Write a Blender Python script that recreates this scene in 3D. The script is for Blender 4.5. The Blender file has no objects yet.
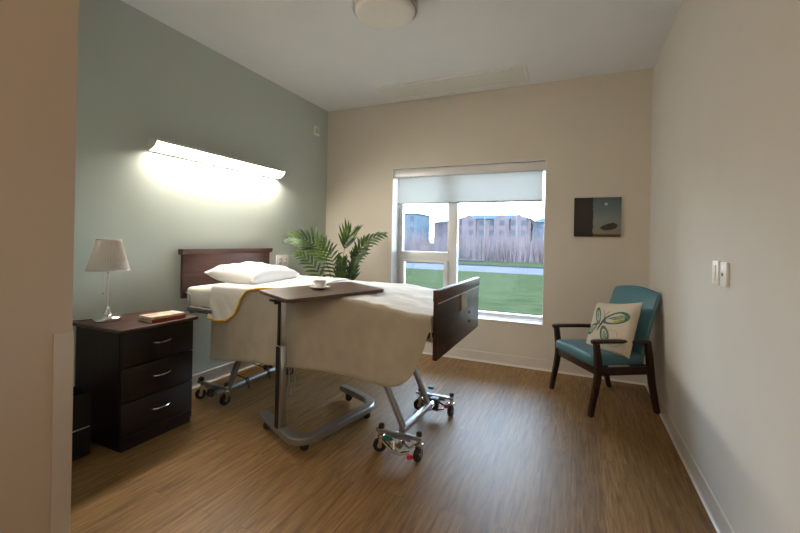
import bpy, bmesh, math, random
from mathutils import Vector, Matrix, noise
random.seed(7)
C = bpy.context.scene.collection
PI = math.pi
V = Vector

# ------------------------------------------------------------------ materials
MATS = {}
def new_mat(name):
    m = bpy.data.materials.new(name); m.use_nodes = True
    nt = m.node_tree; b = nt.nodes['Principled BSDF']
    MATS[name] = m
    return m, nt, b
def mat(name, col, rough=.5, metal=0., noise_amt=0., nscale=20., bump=0., bscale=200., spec=.5, coat=0., sheen=0., trans=0., stretch=None):
    m, nt, b = new_mat(name)
    b.inputs['Base Color'].default_value = (*col, 1)
    b.inputs['Roughness'].default_value = rough
    b.inputs['Metallic'].default_value = metal
    b.inputs['Specular IOR Level'].default_value = spec
    if coat: b.inputs['Coat Weight'].default_value = coat; b.inputs['Coat Roughness'].default_value = .15
    if sheen: b.inputs['Sheen Weight'].default_value = sheen
    tc = nt.nodes.new('ShaderNodeTexCoord'); mp = nt.nodes.new('ShaderNodeMapping')
    nt.links.new(tc.outputs['Object'], mp.inputs[0])
    if stretch: mp.inputs['Scale'].default_value = stretch
    if noise_amt:
        n = nt.nodes.new('ShaderNodeTexNoise'); n.inputs['Scale'].default_value = nscale; n.inputs['Detail'].default_value = 6
        r = nt.nodes.new('ShaderNodeValToRGB')
        r.color_ramp.elements[0].position = .3; r.color_ramp.elements[1].position = .7
        r.color_ramp.elements[0].color = (*[c*(1-noise_amt) for c in col], 1)
        r.color_ramp.elements[1].color = (*[min(1, c*(1+noise_amt)) for c in col], 1)
        nt.links.new(mp.outputs[0], n.inputs['Vector']); nt.links.new(n.outputs['Fac'], r.inputs[0]); nt.links.new(r.outputs[0], b.inputs['Base Color'])
    if bump:
        n2 = nt.nodes.new('ShaderNodeTexNoise'); n2.inputs['Scale'].default_value = bscale; n2.inputs['Detail'].default_value = 4
        bp = nt.nodes.new('ShaderNodeBump'); bp.inputs['Strength'].default_value = bump; bp.inputs['Distance'].default_value = .002
        nt.links.new(mp.outputs[0], n2.inputs['Vector']); nt.links.new(n2.outputs['Fac'], bp.inputs['Height']); nt.links.new(bp.outputs[0], b.inputs['Normal'])
    return m

def paint(name, col): return mat(name, col, .75, spec=.25, noise_amt=.015, nscale=3, bump=.15, bscale=400)
sage = paint('sage_paint', (.49, .55, .51))
beige = paint('beige_paint', (.62, .575, .505))
greige = paint('greige_paint', (.63, .60, .56))
entry_greige_dim = paint('entry_greige_dim', (.46, .39, .32))  # greige wall paint, darkened and browned for the dim warm light there
ceil_m = paint('ceiling_paint', (.81, .825, .85))
base_m = mat('baseboard_vinyl', (.62, .58, .53), .5, noise_amt=.02)
base_m2 = mat('baseboard_toe_highlight', (.72, .69, .66), .45, noise_amt=.02)  # cove toe, its highlight put into a lighter colour
guard_m = mat('guard_vinyl', (.47, .43, .38), .5, noise_amt=.02)
white_m = mat('white_plastic', (.8, .79, .76), .4, noise_amt=.01)
vinyl_white = mat('window_vinyl', (.74, .75, .76), .35, noise_amt=.01)
sill_m = mat('sill_white', (.8, .8, .8), .35, noise_amt=.01)
blackp = mat('black_plastic', (.012, .012, .013), .45, noise_amt=.1)
rubber = mat('caster_rubber', (.015, .015, .016), .6, noise_amt=.1)
steel = mat('brushed_steel', (.55, .54, .52), .28, 1., noise_amt=.05, nscale=40, stretch=(1, 1, .1))
chrome = mat('chrome', (.75, .74, .72), .12, 1., noise_amt=.02)
greymetal = mat('grey_painted_metal', (.30, .30, .31), .35, .6, noise_amt=.04)
silver_paint = mat('silver_paint', (.33, .33, .34), .32, .75, noise_amt=.04)
darkmetal = mat('dark_metal', (.05, .05, .055), .4, .6, noise_amt=.1)
taupe = mat('taupe_blanket', (.45, .41, .345), .9, noise_amt=.07, nscale=9, bump=.6, bscale=320, sheen=.7, spec=.2)
sheet_m = mat('white_sheet', (.74, .72, .69), .85, noise_amt=.02, bump=.3, bscale=300, spec=.2)
fsheet_m = mat('fitted_sheet', (.66, .645, .61), .85, noise_amt=.02, bump=.3, bscale=300, spec=.2)
pillow_m = mat('pillow_cotton', (.82, .81, .80), .85, noise_amt=.01, bump=.3, bscale=300, spec=.2)
yellow_m = mat('yellow_trim', (.72, .40, .015), .8, noise_amt=.1, nscale=80)
teal = mat('teal_vinyl', (.065, .175, .225), .38, noise_amt=.08, nscale=6, bump=.15, bscale=250, spec=.5)
cushion_m = mat('cream_linen', (.60, .54, .45), .9, noise_amt=.06, nscale=150, bump=.5, bscale=400, spec=.2)
ink_green = mat('leaf_green_ink', (.07, .17, .13), .9, noise_amt=.5, nscale=60)
ink_sage = mat('pale_green_ink', (.26, .34, .23), .9, noise_amt=.4, nscale=60)
ink_gold = mat('gold_ink', (.42, .32, .05), .9, noise_amt=.3, nscale=60)
ink_plum = mat('plum_ink', (.05, .04, .08), .9, noise_amt=.3, nscale=60)
china = mat('white_china', (.80, .80, .80), .12, noise_amt=.01, coat=.5)
tea = mat('tea', (.12, .05, .02), .1, noise_amt=.05)
shade_m, nt_, b_ = new_mat('pleated_shade')
b_.inputs['Base Color'].default_value = (.88, .83, .79, 1); b_.inputs['Roughness'].default_value = .8
tr_ = nt_.nodes.new('ShaderNodeBsdfTranslucent'); tr_.inputs[0].default_value = (.8, .72, .66, 1)
mx_ = nt_.nodes.new('ShaderNodeMixShader'); mx_.inputs[0].default_value = .35
nt_.links.new(b_.outputs[0], mx_.inputs[1]); nt_.links.new(tr_.outputs[0], mx_.inputs[2]); nt_.links.new(mx_.outputs[0], nt_.nodes['Material Output'].inputs[0])
blind_m, nt_, b_ = new_mat('blind_fabric')
b_.inputs['Base Color'].default_value = (.70, .71, .68, 1); b_.inputs['Roughness'].default_value = .85
tr_ = nt_.nodes.new('ShaderNodeBsdfTranslucent'); tr_.inputs[0].default_value = (.34, .34, .325, 1)
mx_ = nt_.nodes.new('ShaderNodeMixShader'); mx_.inputs[0].default_value = .5
nt_.links.new(b_.outputs[0], mx_.inputs[1]); nt_.links.new(tr_.outputs[0], mx_.inputs[2]); nt_.links.new(mx_.outputs[0], nt_.nodes['Material Output'].inputs[0])
glass_m, nt_, b_ = new_mat('window_glass')
tp_ = nt_.nodes.new('ShaderNodeBsdfTransparent'); tp_.inputs[0].default_value = (.95, .98, .97, 1)
gl_ = nt_.nodes.new('ShaderNodeBsdfGlossy'); gl_.inputs['Roughness'].default_value = .02
fr_ = nt_.nodes.new('ShaderNodeFresnel'); fr_.inputs[0].default_value = 1.45
mx_ = nt_.nodes.new('ShaderNodeMixShader')
nt_.links.new(fr_.outputs[0], mx_.inputs[0]); nt_.links.new(tp_.outputs[0], mx_.inputs[1]); nt_.links.new(gl_.outputs[0], mx_.inputs[2]); nt_.links.new(mx_.outputs[0], nt_.nodes['Material Output'].inputs[0])

def emis(name, col, strength):
    m, nt, b = new_mat(name)
    b.inputs['Base Color'].default_value = (.85, .85, .85, 1)
    b.inputs['Emission Color'].default_value = (*col, 1); b.inputs['Emission Strength'].default_value = strength
    return m
lamp_glow = emis('wall_lamp_diffuser', (1., .90, .76), 40.)
ceil_glass = mat('frosted_glass', (.84, .81, .78), .35, noise_amt=.02)

def wood(name, c1, c2, rough=.35, axis='X', scale=1., coat=.0):
    m, nt, b = new_mat(name)
    tc = nt.nodes.new('ShaderNodeTexCoord'); mp = nt.nodes.new('ShaderNodeMapping')
    s = [14, 14, 14]; s['XYZ'.index(axis)] = 1.2
    mp.inputs['Scale'].default_value = [v*scale for v in s]
    n = nt.nodes.new('ShaderNodeTexNoise'); n.inputs['Scale'].default_value = 3; n.inputs['Detail'].default_value = 8; n.inputs['Distortion'].default_value = .6
    r = nt.nodes.new('ShaderNodeValToRGB')
    r.color_ramp.elements[0].position = .35; r.color_ramp.elements[1].position = .68
    r.color_ramp.elements[0].color = (*c1, 1); r.color_ramp.elements[1].color = (*c2, 1)
    nt.links.new(tc.outputs['Object'], mp.inputs[0]); nt.links.new(mp.outputs[0], n.inputs['Vector'])
    nt.links.new(n.outputs['Fac'], r.inputs[0]); nt.links.new(r.outputs[0], b.inputs['Base Color'])
    b.inputs['Roughness'].default_value = rough
    if coat: b.inputs['Coat Weight'].default_value = coat; b.inputs['Coat Roughness'].default_value = .2
    return m
mahog_lit = wood('mahogany_lit_top', (.035, .011, .008), (.10, .035, .024), .38, 'Y')  # nightstand top: same mahogany, lightened for the light falling on it
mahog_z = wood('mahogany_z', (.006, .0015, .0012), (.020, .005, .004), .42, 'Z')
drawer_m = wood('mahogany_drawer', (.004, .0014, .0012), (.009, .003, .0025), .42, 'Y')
headwood = wood('walnut_dark_y', (.055, .018, .012), (.105, .040, .028), .4, 'Y')
footwood = wood('walnut_foot_y', (.020, .008, .0065), (.042, .020, .017), .38, 'Y')
tabletop_m = wood('walnut_top', (.055, .024, .015), (.12, .060, .038), .33, 'Y')
chairwood = wood('chair_mahogany', (.012, .004, .0035), (.035, .010, .008), .3, 'Z', coat=.3)

# floor planks running towards the window
floor_m, nt, b = new_mat('laminate_floor')
tc = nt.nodes.new('ShaderNodeTexCoord')
mp = nt.nodes.new('ShaderNodeMapping'); mp.inputs['Rotation'].default_value = (0, 0, PI/2)
br = nt.nodes.new('ShaderNodeTexBrick')
br.inputs['Scale'].default_value = 1.; br.inputs['Brick Width'].default_value = 1.25; br.inputs['Row Height'].default_value = .14
br.inputs['Mortar Size'].default_value = .0012; br.inputs['Mortar Smooth'].default_value = .2; br.inputs['Bias'].default_value = 0; br.offset = .37
br.inputs['Color1'].default_value = (0.0, 0, 0, 1); br.inputs['Color2'].default_value = (1, 1, 1, 1); br.inputs['Mortar'].default_value = (.5, .5, .5, 1)
nt.links.new(tc.outputs['Object'], mp.inputs[0]); nt.links.new(mp.outputs[0], br.inputs['Vector'])
mp2 = nt.nodes.new('ShaderNodeMapping'); mp2.inputs['Scale'].default_value = (30, 2.0, 1)
nt.links.new(tc.outputs['Object'], mp2.inputs[0])
addv = nt.nodes.new('ShaderNodeVectorMath'); addv.operation = 'ADD'
mulv = nt.nodes.new('ShaderNodeVectorMath'); mulv.operation = 'SCALE'; mulv.inputs['Scale'].default_value = 9.
nt.links.new(br.outputs['Color'], mulv.inputs[0]); nt.links.new(mp2.outputs[0], addv.inputs[0]); nt.links.new(mulv.outputs[0], addv.inputs[1])
n1 = nt.nodes.new('ShaderNodeTexNoise'); n1.inputs['Scale'].default_value = 2.2; n1.inputs['Detail'].default_value = 9; n1.inputs['Roughness'].default_value = .62; n1.inputs['Distortion'].default_value = .7
nt.links.new(addv.outputs[0], n1.inputs['Vector'])
rp = nt.nodes.new('ShaderNodeValToRGB'); e = rp.color_ramp.elements
e[0].position = .28; e[0].color = (.120, .062, .022, 1); e[1].position = .72; e[1].color = (.36, .215, .085, 1)
x = e.new(.5); x.color = (.240, .136, .052, 1)
nt.links.new(n1.outputs['Fac'], rp.inputs[0])
hsv = nt.nodes.new('ShaderNodeHueSaturation')
mr = nt.nodes.new('ShaderNodeMapRange'); mr.inputs['To Min'].default_value = .88; mr.inputs['To Max'].default_value = 1.14
nt.links.new(br.outputs['Color'], mr.inputs[0]); nt.links.new(mr.outputs[0], hsv.inputs['Value']); nt.links.new(rp.outputs[0], hsv.inputs['Color'])
mxm = nt.nodes.new('ShaderNodeMix'); mxm.data_type = 'RGBA'; mxm.inputs['B'].default_value = (.06, .03, .015, 1)
ml = nt.nodes.new('ShaderNodeMath'); ml.operation = 'MULTIPLY'; ml.inputs[1].default_value = .45
nt.links.new(br.outputs['Fac'], ml.inputs[0]); nt.links.new(ml.outputs[0], mxm.inputs['Factor']); nt.links.new(hsv.outputs[0], mxm.inputs['A'])
nt.links.new(mxm.outputs['Result'], b.inputs['Base Color'])
b.inputs['Roughness'].default_value = .44
b.inputs['Specular IOR Level'].default_value = .26
bp = nt.nodes.new('ShaderNodeBump'); bp.inputs['Strength'].default_value = .12; bp.inputs['Distance'].default_value = .002
nt.links.new(n1.outputs['Fac'], bp.inputs['Height']); nt.links.new(bp.outputs[0], b.inputs['Normal'])

# ------------------------------------------------------------------ mesh helpers
def box(bm, lo, hi, bev=0., seg=2, M=None):
    lo, hi = V(lo), V(hi)
    c = (lo+hi)/2; d = hi-lo
    mtx = Matrix.Translation(c) @ Matrix.Diagonal((*d, 1))
    r = bmesh.ops.create_cube(bm, size=1, matrix=mtx)
    vs = r['verts']
    if bev > 0:
        es = list({e for v in vs for e in v.link_edges})
        rr = bmesh.ops.bevel(bm, geom=es, offset=bev, segments=seg, profile=.5, affect='EDGES')
        vs = list({v for f in rr['faces'] for v in f.verts} | {v for v in vs if v.is_valid})
        vs = list({w for v in vs for f in v.link_faces for w in f.verts})
    if M is not None: bmesh.ops.transform(bm, matrix=M, verts=vs)
    return vs
def frames(path, closed=False):
    n = len(path); out = []
    up = V((0, 0, 1))
    prevN = None
    for i in range(n):
        a = path[(i-1) % n] if (closed or i > 0) else path[i]
        c = path[(i+1) % n] if (closed or i < n-1) else path[i]
        t = (c-a).normalized()
        if prevN is None:
            u = up if abs(t.dot(up)) < .95 else V((1, 0, 0))
            N = (u - t*u.dot(t)).normalized()
        else:
            N = (prevN - t*prevN.dot(t)).normalized()
        prevN = N
        out.append((path[i], t, N, t.cross(N)))
    return out
def sweep(bm, path, prof, closed=False, cap=True, scale=None):
    path = [V(p) for p in path]
    rings = []
    for i, (p, t, N, B) in enumerate(frames(path, closed)):
        s = scale[i] if scale else 1
        rings.append([bm.verts.new(p + B*a*s + N*c*s) for a, c in prof])
    n = len(prof); m = len(rings)
    for i in range(m if closed else m-1):
        r0, r1 = rings[i], rings[(i+1) % m]
        for j in range(n):
            bm.faces.new((r0[j], r0[(j+1) % n], r1[(j+1) % n], r1[j]))
    if cap and not closed:
        bm.faces.new(list(reversed(rings[0]))); bm.faces.new(rings[-1])
def circ(r, n=10): return [(r*math.cos(2*PI*k/n), r*math.sin(2*PI*k/n)) for k in range(n)]
def rectp(w, h, b=.0):
    w, h = w/2, h/2
    if b <= 0: return [(-w, -h), (w, -h), (w, h), (-w, h)]
    return [(-w+b, -h), (w-b, -h), (w, -h+b), (w, h-b), (w-b, h), (-w+b, h), (-w, h-b), (-w, -h+b)]
def tube(bm, path, r, n=10, scale=None): sweep(bm, path, circ(r, n), scale=scale)
def lathe(bm, prof, c=(0, 0, 0), n=32, M=None):
    c = V(c); rings = []
    for r, z in prof:
        if r < 1e-6: rings.append([bm.verts.new(c+V((0, 0, z)))])
        else: rings.append([bm.verts.new(c+V((r*math.cos(2*PI*k/n), r*math.sin(2*PI*k/n), z))) for k in range(n)])
    for a, b2 in zip(rings, rings[1:]):
        for k in range(n):
            if len(a) == 1 and len(b2) == 1: continue
            if len(a) == 1: bm.faces.new((a[0], b2[k], b2[(k+1) % n]))
            elif len(b2) == 1: bm.faces.new((a[k], b2[0], a[(k+1) % n]))
            else: bm.faces.new((a[k], b2[k], b2[(k+1) % n], a[(k+1) % n]))
    if M is not None: bmesh.ops.transform(bm, matrix=M, verts=[v for r in rings for v in r])
def prism(bm, pts, axis, lo, hi):
    """pts: outline in the two other axes (cyclic order), extruded along axis"""
    def mk(a, b2, t):
        return {'x': (t, a, b2), 'y': (a, t, b2), 'z': (a, b2, t)}[axis]
    A = [bm.verts.new(mk(a, b2, lo)) for a, b2 in pts]; B = [bm.verts.new(mk(a, b2, hi)) for a, b2 in pts]
    n = len(pts)
    for k in range(n): bm.faces.new((A[k], A[(k+1) % n], B[(k+1) % n], B[k]))
    bm.faces.new(list(reversed(A))); bm.faces.new(B)
def grid(bm, rows, double=0.):
    vs = [[bm.verts.new(p) for p in r] for r in rows]
    for i in range(len(vs)-1):
        for j in range(len(vs[0])-1):
            bm.faces.new((vs[i][j], vs[i][j+1], vs[i+1][j+1], vs[i+1][j]))
    return vs
def obj(name, bm, m, parent=None, smooth=True, loc=None, rz=0, ang=40):
    bmesh.ops.recalc_face_normals(bm, faces=bm.faces)
    me = bpy.data.meshes.new(name); 
    if smooth:
        for f in bm.faces: f.smooth = True
        for ed in bm.edges:
            if len(ed.link_faces) == 2 and ed.calc_face_angle(0) > math.radians(ang): ed.smooth = False
    bm.to_mesh(me); bm.free()
    for mm in (m if isinstance(m, (list, tuple)) else [m]): me.materials.append(mm)
    o = bpy.data.objects.new(name, me); C.objects.link(o)
    if parent: o.parent = parent
    if loc is not None: o.location = loc
    if rz: o.rotation_euler = (0, 0, rz)
    return o
def part(name, m, parent, fn, **k):
    bm = bmesh.new(); fn(bm); return obj(name, bm, m, parent, **k)
def tag(o, label, cat, group=None, kind=None):
    o['label'] = label; o['category'] = cat
    if group: o['group'] = group
    if kind: o['kind'] = kind
    return o
def thing(name, label, cat, loc=(0, 0, 0), rz=0, group=None):
    o = bpy.data.objects.new(name, None); C.objects.link(o); o.empty_display_size = .1
    o.location = loc; o.rotation_euler = (0, 0, rz)
    return tag(o, label, cat, group)
def struct(name, m, fn, label=None, **k):
    o = part(name, m, None, fn, **k); o['kind'] = 'structure'
    if label: o['label'] = label
    return o
def single(name, m, fn, label, cat, group=None, **k): return tag(part(name, m, None, fn, **k), label, cat, group)

# ------------------------------------------------------------------ room shell
XL, XR, YF, HC = -2.75, .58, 4.0, 2.735
XE, YE = -1.55, .78          # entry wall face and its corner
YB = -2.2                    # wall behind the camera
WX0, WX1, WZ0, WZ1 = -1.875, -.270, .435, 2.0
T = .26
struct('floor', floor_m, lambda bm: box(bm, (XL-.1, YB-.1, -.08), (XR+.1, YF+.1, 0)), 'wood plank laminate floor', smooth=False)
struct('ceiling', ceil_m, lambda bm: box(bm, (XL-.1, YB-.1, HC), (XR+.1, YF+T, HC+.1)), 'off-white painted ceiling', smooth=False)
struct('wall_left', sage, lambda bm: box(bm, (XL-.1, YE-.12, 0), (XL, YF, HC)), 'sage green painted wall behind the bed', smooth=False)
struct('wall_right', greige, lambda bm: box(bm, (XR, YB, 0), (XR+.1, YF+T, HC)), 'pale greige painted wall on the right', smooth=False)
def farwall(bm):
    box(bm, (XL-.1, YF, 0), (WX0, YF+T, HC)); box(bm, (WX1, YF, 0), (XR, YF+T, HC))
    box(bm, (WX0, YF, 0), (WX1, YF+T, WZ0-.012)); box(bm, (WX0, YF, WZ1), (WX1, YF+T, HC))
struct('wall_far', beige, farwall, 'beige painted wall with the window', smooth=False)
struct('wall_entry', entry_greige_dim, lambda bm: box(bm, (XE-.12, YB, 0), (XE, YE, HC)), 'greige wall end at the room entrance, coloured darker for the dim warm light', smooth=False)
struct('wall_closet', sage, lambda bm: box(bm, (XL, YE-.12, 0), (XE-.12, YE, HC)), smooth=False)
struct('wall_back', greige, lambda bm: box(bm, (XE-.12, YB-.1, 0), (XR+.1, YB, HC)), smooth=False)

def baseboard(name, p0, p1, nrm, lab):
    p0, p1, nrm = V(p0), V(p1), V(nrm)
    def fn(bm):
        prof = [(0, 0), (.014, 0), (.014, .003), (.008, .009), (.006, .018), (.006, .098), (.003, .104), (0, .104)]
        A = [bm.verts.new(p0+nrm*a+V((0, 0, z))) for a, z in prof]; B = [bm.verts.new(p1+nrm*a+V((0, 0, z))) for a, z in prof]
        for k in range(len(prof)): 
            f = bm.faces.new((A[k], A[(k+1) % len(prof)], B[(k+1) % len(prof)], B[k]))
            if k in (1, 2, 3): f.material_index = 1
        bm.faces.new(A[::-1]); bm.faces.new(B)
    struct(name, [base_m, base_m2], fn, lab, smooth=False)
baseboard('baseboard_left', (XL, YE, 0), (XL, YF, 0), (1, 0, 0), 'pale vinyl baseboard below the sage wall')
baseboard('baseboard_far', (XL, YF, 0), (XR, YF, 0), (0, -1, 0), 'beige vinyl baseboard below the window')
baseboard('baseboard_right', (XR, YB, 0), (XR, YF, 0), (-1, 0, 0), 'pale vinyl baseboard along the right wall')
def guard(bm):
    prism(bm, [(XE+.002, YE-.052), (XE+.005, YE-.052), (XE+.005, YE+.004), (XE-.05, YE+.004), (XE-.05, YE+.001), (XE+.002, YE+.001)], 'z', .0, .872)
struct('trim_1', guard_m, guard, 'taupe vinyl corner guard on the near wall end', smooth=False)

# window
w = bpy.data.objects.new('window_1', None); C.objects.link(w); w['kind'] = 'structure'; w['label'] = 'white vinyl window with fixed pane and lower vent pane'
YG = 4.20
def wframe(bm):
    y0, y1 = YG-.02, YG+.05
    box(bm, (WX0, y0, WZ0), (WX0+.045, y1, WZ1), .004)
    box(bm, (WX1-.02, y0, WZ0), (WX1, y1, WZ1), .004)
    box(bm, (WX0+.045, y0, WZ0), (WX1-.02, y1, WZ0+.035), .004)
    box(bm, (WX0+.045, y0, WZ1-.045), (WX1-.02, y1, WZ1), .004)
    box(bm, (-1.283, y0, WZ0+.035), (-1.18, y1, WZ1-.045), .004)
    box(bm, (WX0+.045, y0, .985), (-1.283, y1, 1.085), .004)
part('window_frame', vinyl_white, w, wframe)
def sash(bm):
    y0, y1 = YG-.045, YG+.02; x0, x1, z0, z1 = WX0+.04, -1.27, WZ0+.03, .99
    box(bm, (x0, y0, z0), (x0+.045, y1, z1), .004); box(bm, (x1-.045, y0, z0), (x1, y1, z1), .004)
    box(bm, (x0+.045, y0, z0), (x1-.045, y1, z0+.045), .004); box(bm, (x0+.045, y0, z1-.025), (x1-.045, y1, z1), .004)
    box(bm, (x0+.003, y0-.02, z0+.10), (x0+.018, y0, z0+.19), .004)
sa = part('vent_sash', vinyl_white, w, sash)
part('window_pane', glass_m, w, lambda bm: box(bm, (-1.18, YG+.01, WZ0+.035), (WX1-.02, YG+.016, WZ1-.045)), smooth=False)
part('window_pane', glass_m, w, lambda bm: box(bm, (WX0+.045, YG+.01, 1.085), (-1.283, YG+.016, WZ1-.045)), smooth=False)
part('window_pane', glass_m, sa, lambda bm: box(bm, (WX0+.085, YG-.012, WZ0+.075), (-1.315, YG-.006, .965)), smooth=False)
part('window_sill', sill_m, w, lambda bm: box(bm, (WX0, YF-.012, WZ0-.012), (WX1, YG-.02, WZ0), .003))
def liner(bm):
    box(bm, (WX0, YF-.001, WZ0), (WX0+.006, YG-.02, WZ1)); box(bm, (WX1-.006, YF-.001, WZ0), (WX1, YG-.02, WZ1)); box(bm, (WX0+.006, YF-.001, WZ1-.006), (WX1-.006, YG-.02, WZ1))
part('window_reveal', sill_m, w, liner, smooth=False)

bl = thing('roller_blind', 'white roller blind pulled a quarter down in the window recess', 'blind', (WX0, 4.06, 1.62))
def cass(bm):
    box(bm, (.02, -.045, .285), (WX1-WX0-.008, .045, .37), .006)
part('cassette', mat('cassette_metal', (.66, .66, .68), .45, .3, noise_amt=.02), bl, cass)
def cloth(bm):
    grid(bm, [[V((x, -.003+.0, z)) for x in (.045, .4, .8, 1.2, WX1-WX0-.03)] for z in (0, .15, .29)])
part('blind_fabric', blind_m, bl, cloth, smooth=False)
part('hem_bar', greymetal, bl, lambda bm: box(bm, (.043, -.009, -.012), (WX1-WX0-.028, .003, .004), .003))
part('end_bracket', white_m, bl, lambda bm: box(bm, (.008, -.05, .275), (.02, .05, .372), .004))

# ------------------------------------------------------------------ wall and ceiling fittings
wl = thing('wall_lamp', 'long white lit lamp strip on the sage wall above the bed', 'lamp', (XL, 1.805, 1.797))
L = 1.33
prof_h = [(a*.88, c*.84) for a, c in [(0, .0), (.02, .0), (.024, .006), (.026, .062), (.05, .082), (.118, .066), (.124, .072), (.118, .088), (.10, .094), (0, .094)]]
part('housing', white_m, wl, lambda bm: prism(bm, prof_h, 'y', 0.012, L-.012))
def diff(bm):
    pts = []
    for k in range(9):
        t = k/8; x0, z0 = .022, .004; x1, z1 = .118, .068
        a = x0+(x1-x0)*t; zz = z0+(z1-z0)*t + .014*math.sin(PI*t)*(-1)*.9
        pts.append((a, zz))
    pts += [(.10, .075), (.03, .058)]; pts = [(a*.88, c*.84) for a, c in pts]
    prism(bm, pts, 'y', .014, L-.014)
part('diffuser', lamp_glow, wl, diff)
def ecap(y0, y1):
    def fn(bm): prism(bm, [(a*.88, c*.84) for a, c in [(0, -.003), (.022, -.003), (.06, .006), (.10, .035), (.122, .066), (.127, .073), (.120, .091), (.10, .097), (0, .097)]], 'y', y0, y1)
    return fn
part('end_cap', white_m, wl, ecap(0, .012)); part('end_cap', white_m, wl, ecap(L-.012, L))

cl = thing('ceiling_lamp', 'round unlit ceiling lamp with frosted glass and metal ring', 'lamp', (-1.125, 2.235, HC))
part('metal_ring', steel, cl, lambda bm: lathe(bm, [(0, 0), (.17, 0), (.198, -.01), (.198, -.045), (.206, -.05), (.206, -.085), (.198, -.092), (.192, -.09), (.19, -.05), (0, -.05)], n=56))
part('diffuser', ceil_glass, cl, lambda bm: lathe(bm, [(.189, -.055), (.190, -.098), (.184, -.108), (.165, -.114), (.10, -.119), (0, -.121)], n=56), ang=60)
def cpanel(bm):
    box(bm, (-1.86, 3.545, HC-.006), (-.425, 3.90, HC-.001), .002)
cp = thing('ceiling_panel', 'long flat white panel set in the ceiling by the window', 'panel', (-1.14, 3.72, HC))
def cf(bm):
    x0, x1, y0, y1 = -.72, .72, -.18, .18
    box(bm, (x0, y0, -.014), (x1, y0+.025, 0), .003); box(bm, (x0, y1-.025, -.014), (x1, y1, 0), .003)
    box(bm, (x0, y0+.025, -.014), (x0+.025, y1-.025, 0), .003); box(bm, (x1-.025, y0+.025, -.014), (x1, y1-.025, 0), .003)
part('panel_frame', white_m, cp, cf)
part('panel_face', mat('panel_white', (.74, .73, .71), .6, noise_amt=.01), cp, lambda bm: box(bm, (-.695, -.155, -.009), (.695, .155, 0)))

def plate_x(name, xw, sgn, y0, y1, z0, z1, label, cat, fns, group=None):
    t = thing(name, label, cat, (xw, (y0+y1)/2, (z0+z1)/2), 0, group)
    hy, hz = (y1-y0)/2, (z1-z0)/2
    def bx(bm, a0, a1, b0, b1, c0, c1, bev=.002):
        lo = (min(sgn*a0, sgn*a1), b0, c0); hi = (max(sgn*a0, sgn*a1), b1, c1); box(bm, lo, hi, bev)
    part('cover_plate', white_m, t, lambda bm: bx(bm, 0, .012, -hy, hy, -hz, hz, .003))
    for nm, m, q in fns: part(nm, m, t, lambda bm, q=q: bx(bm, *q))
    return t
grey_slot = mat('slot_grey', (.12, .12, .12), .5, noise_amt=.05)
plate_x('light_switch', XR, -1, 2.145, 2.225, 1.035, 1.14, 'white rocker light switch, nearer the window corner of the wall pair', 'switch', [('rocker', sill_m, (.012, .017, -.018, .018, -.034, .034))])
plate_x('wall_control', XR, -1, 2.04, 2.118, 1.035, 1.138, 'white wall control plate with a dark centre button beside the light switch', 'switch', [('button', blackp, (.012, .016, -.007, .007, -.008, .006)), ('control_face', sill_m, (.010, .0135, -.018, .018, -.034, .034))])
ot = plate_x('wall_outlet', XL, 1, 3.14, 3.32, .905, 1.03, 'white double wall socket on sage wall right of the headboard', 'socket',
    [('socket_face', sill_m, (.010, .015, -.062, -.018, -.04, .04)), ('socket_face', sill_m, (.010, .015, .018, .062, -.04, .04))] +
    [('socket_slot', grey_slot, (.013, .0158, yy-.004, yy+.004, zz-.008, zz+.008, .001)) for yy in (-.05, -.030, .030, .05) for zz in (.018, -.018)])
plate_x('wall_sensor', XL, 1, 3.72, 3.82, 2.39, 2.49, 'small white square box high on sage wall near the corner', 'sensor', [('sensor_face', mat('sensor_plastic', (.52, .57, .52), .5, noise_amt=.01), (.010, .03, -.03, .03, -.03, .03, .006))])

# picture: plain stand-in panels in the same tones
pic = thing('canvas_picture', 'small dark and blue-grey canvas picture on beige wall above chair', 'picture', (.171, YF, 1.45))
def picmat():
    m, nt, b = new_mat('picture_paint'); N = nt.nodes; Lk = nt.links
    tc = N.new('ShaderNodeTexCoord'); sp = N.new('ShaderNodeSeparateXYZ'); Lk.new(tc.outputs['Object'], sp.inputs[0])
    r = N.new('ShaderNodeValToRGB'); mr = N.new('ShaderNodeMapRange'); mr.inputs['From Min'].default_value = -.178; mr.inputs['From Max'].default_value = .178
    Lk.new(sp.outputs['Z'], mr.inputs[0]); Lk.new(mr.outputs[0], r.inputs[0])
    e = r.color_ramp.elements; e[0].position = .0; e[0].color = (.10, .045, .010, 1); e[1].position = 1; e[1].color = (.065, .105, .12, 1)
    for p, c in ((.06, (.12, .055, .012)), (.08, (.20, .21, .17)), (.4, (.20, .23, .22)), (.75, (.10, .155, .18))):
        q = e.new(p); q.color = (*c, 1)
    ns = N.new('ShaderNodeTexNoise'); ns.inputs['Scale'].default_value = 25; ns.inputs['Detail'].default_value = 5
    Lk.new(tc.outputs['Object'], ns.inputs['Vector'])
    ad = N.new('ShaderNodeMath'); ad.operation = 'MULTIPLY_ADD'; ad.inputs[1].default_value = .03; Lk.new(ns.outputs['Fac'], ad.inputs[0]); Lk.new(sp.outputs['X'], ad.inputs[2])
    gt = N.new('ShaderNodeMath'); gt.operation = 'GREATER_THAN'; gt.inputs[1].default_value = -.018; Lk.new(ad.outputs[0], gt.inputs[0])
    dk = N.new('ShaderNodeMix'); dk.data_type = 'RGBA'; dk.inputs['A'].default_value = (.008, .006, .004, 1)
    Lk.new(gt.outputs[0], dk.inputs['Factor']); Lk.new(r.outputs[0], dk.inputs['B']); Lk.new(dk.outputs['Result'], b.inputs['Base Color'])
    b.inputs['Roughness'].default_value = .5
    return m
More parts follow.
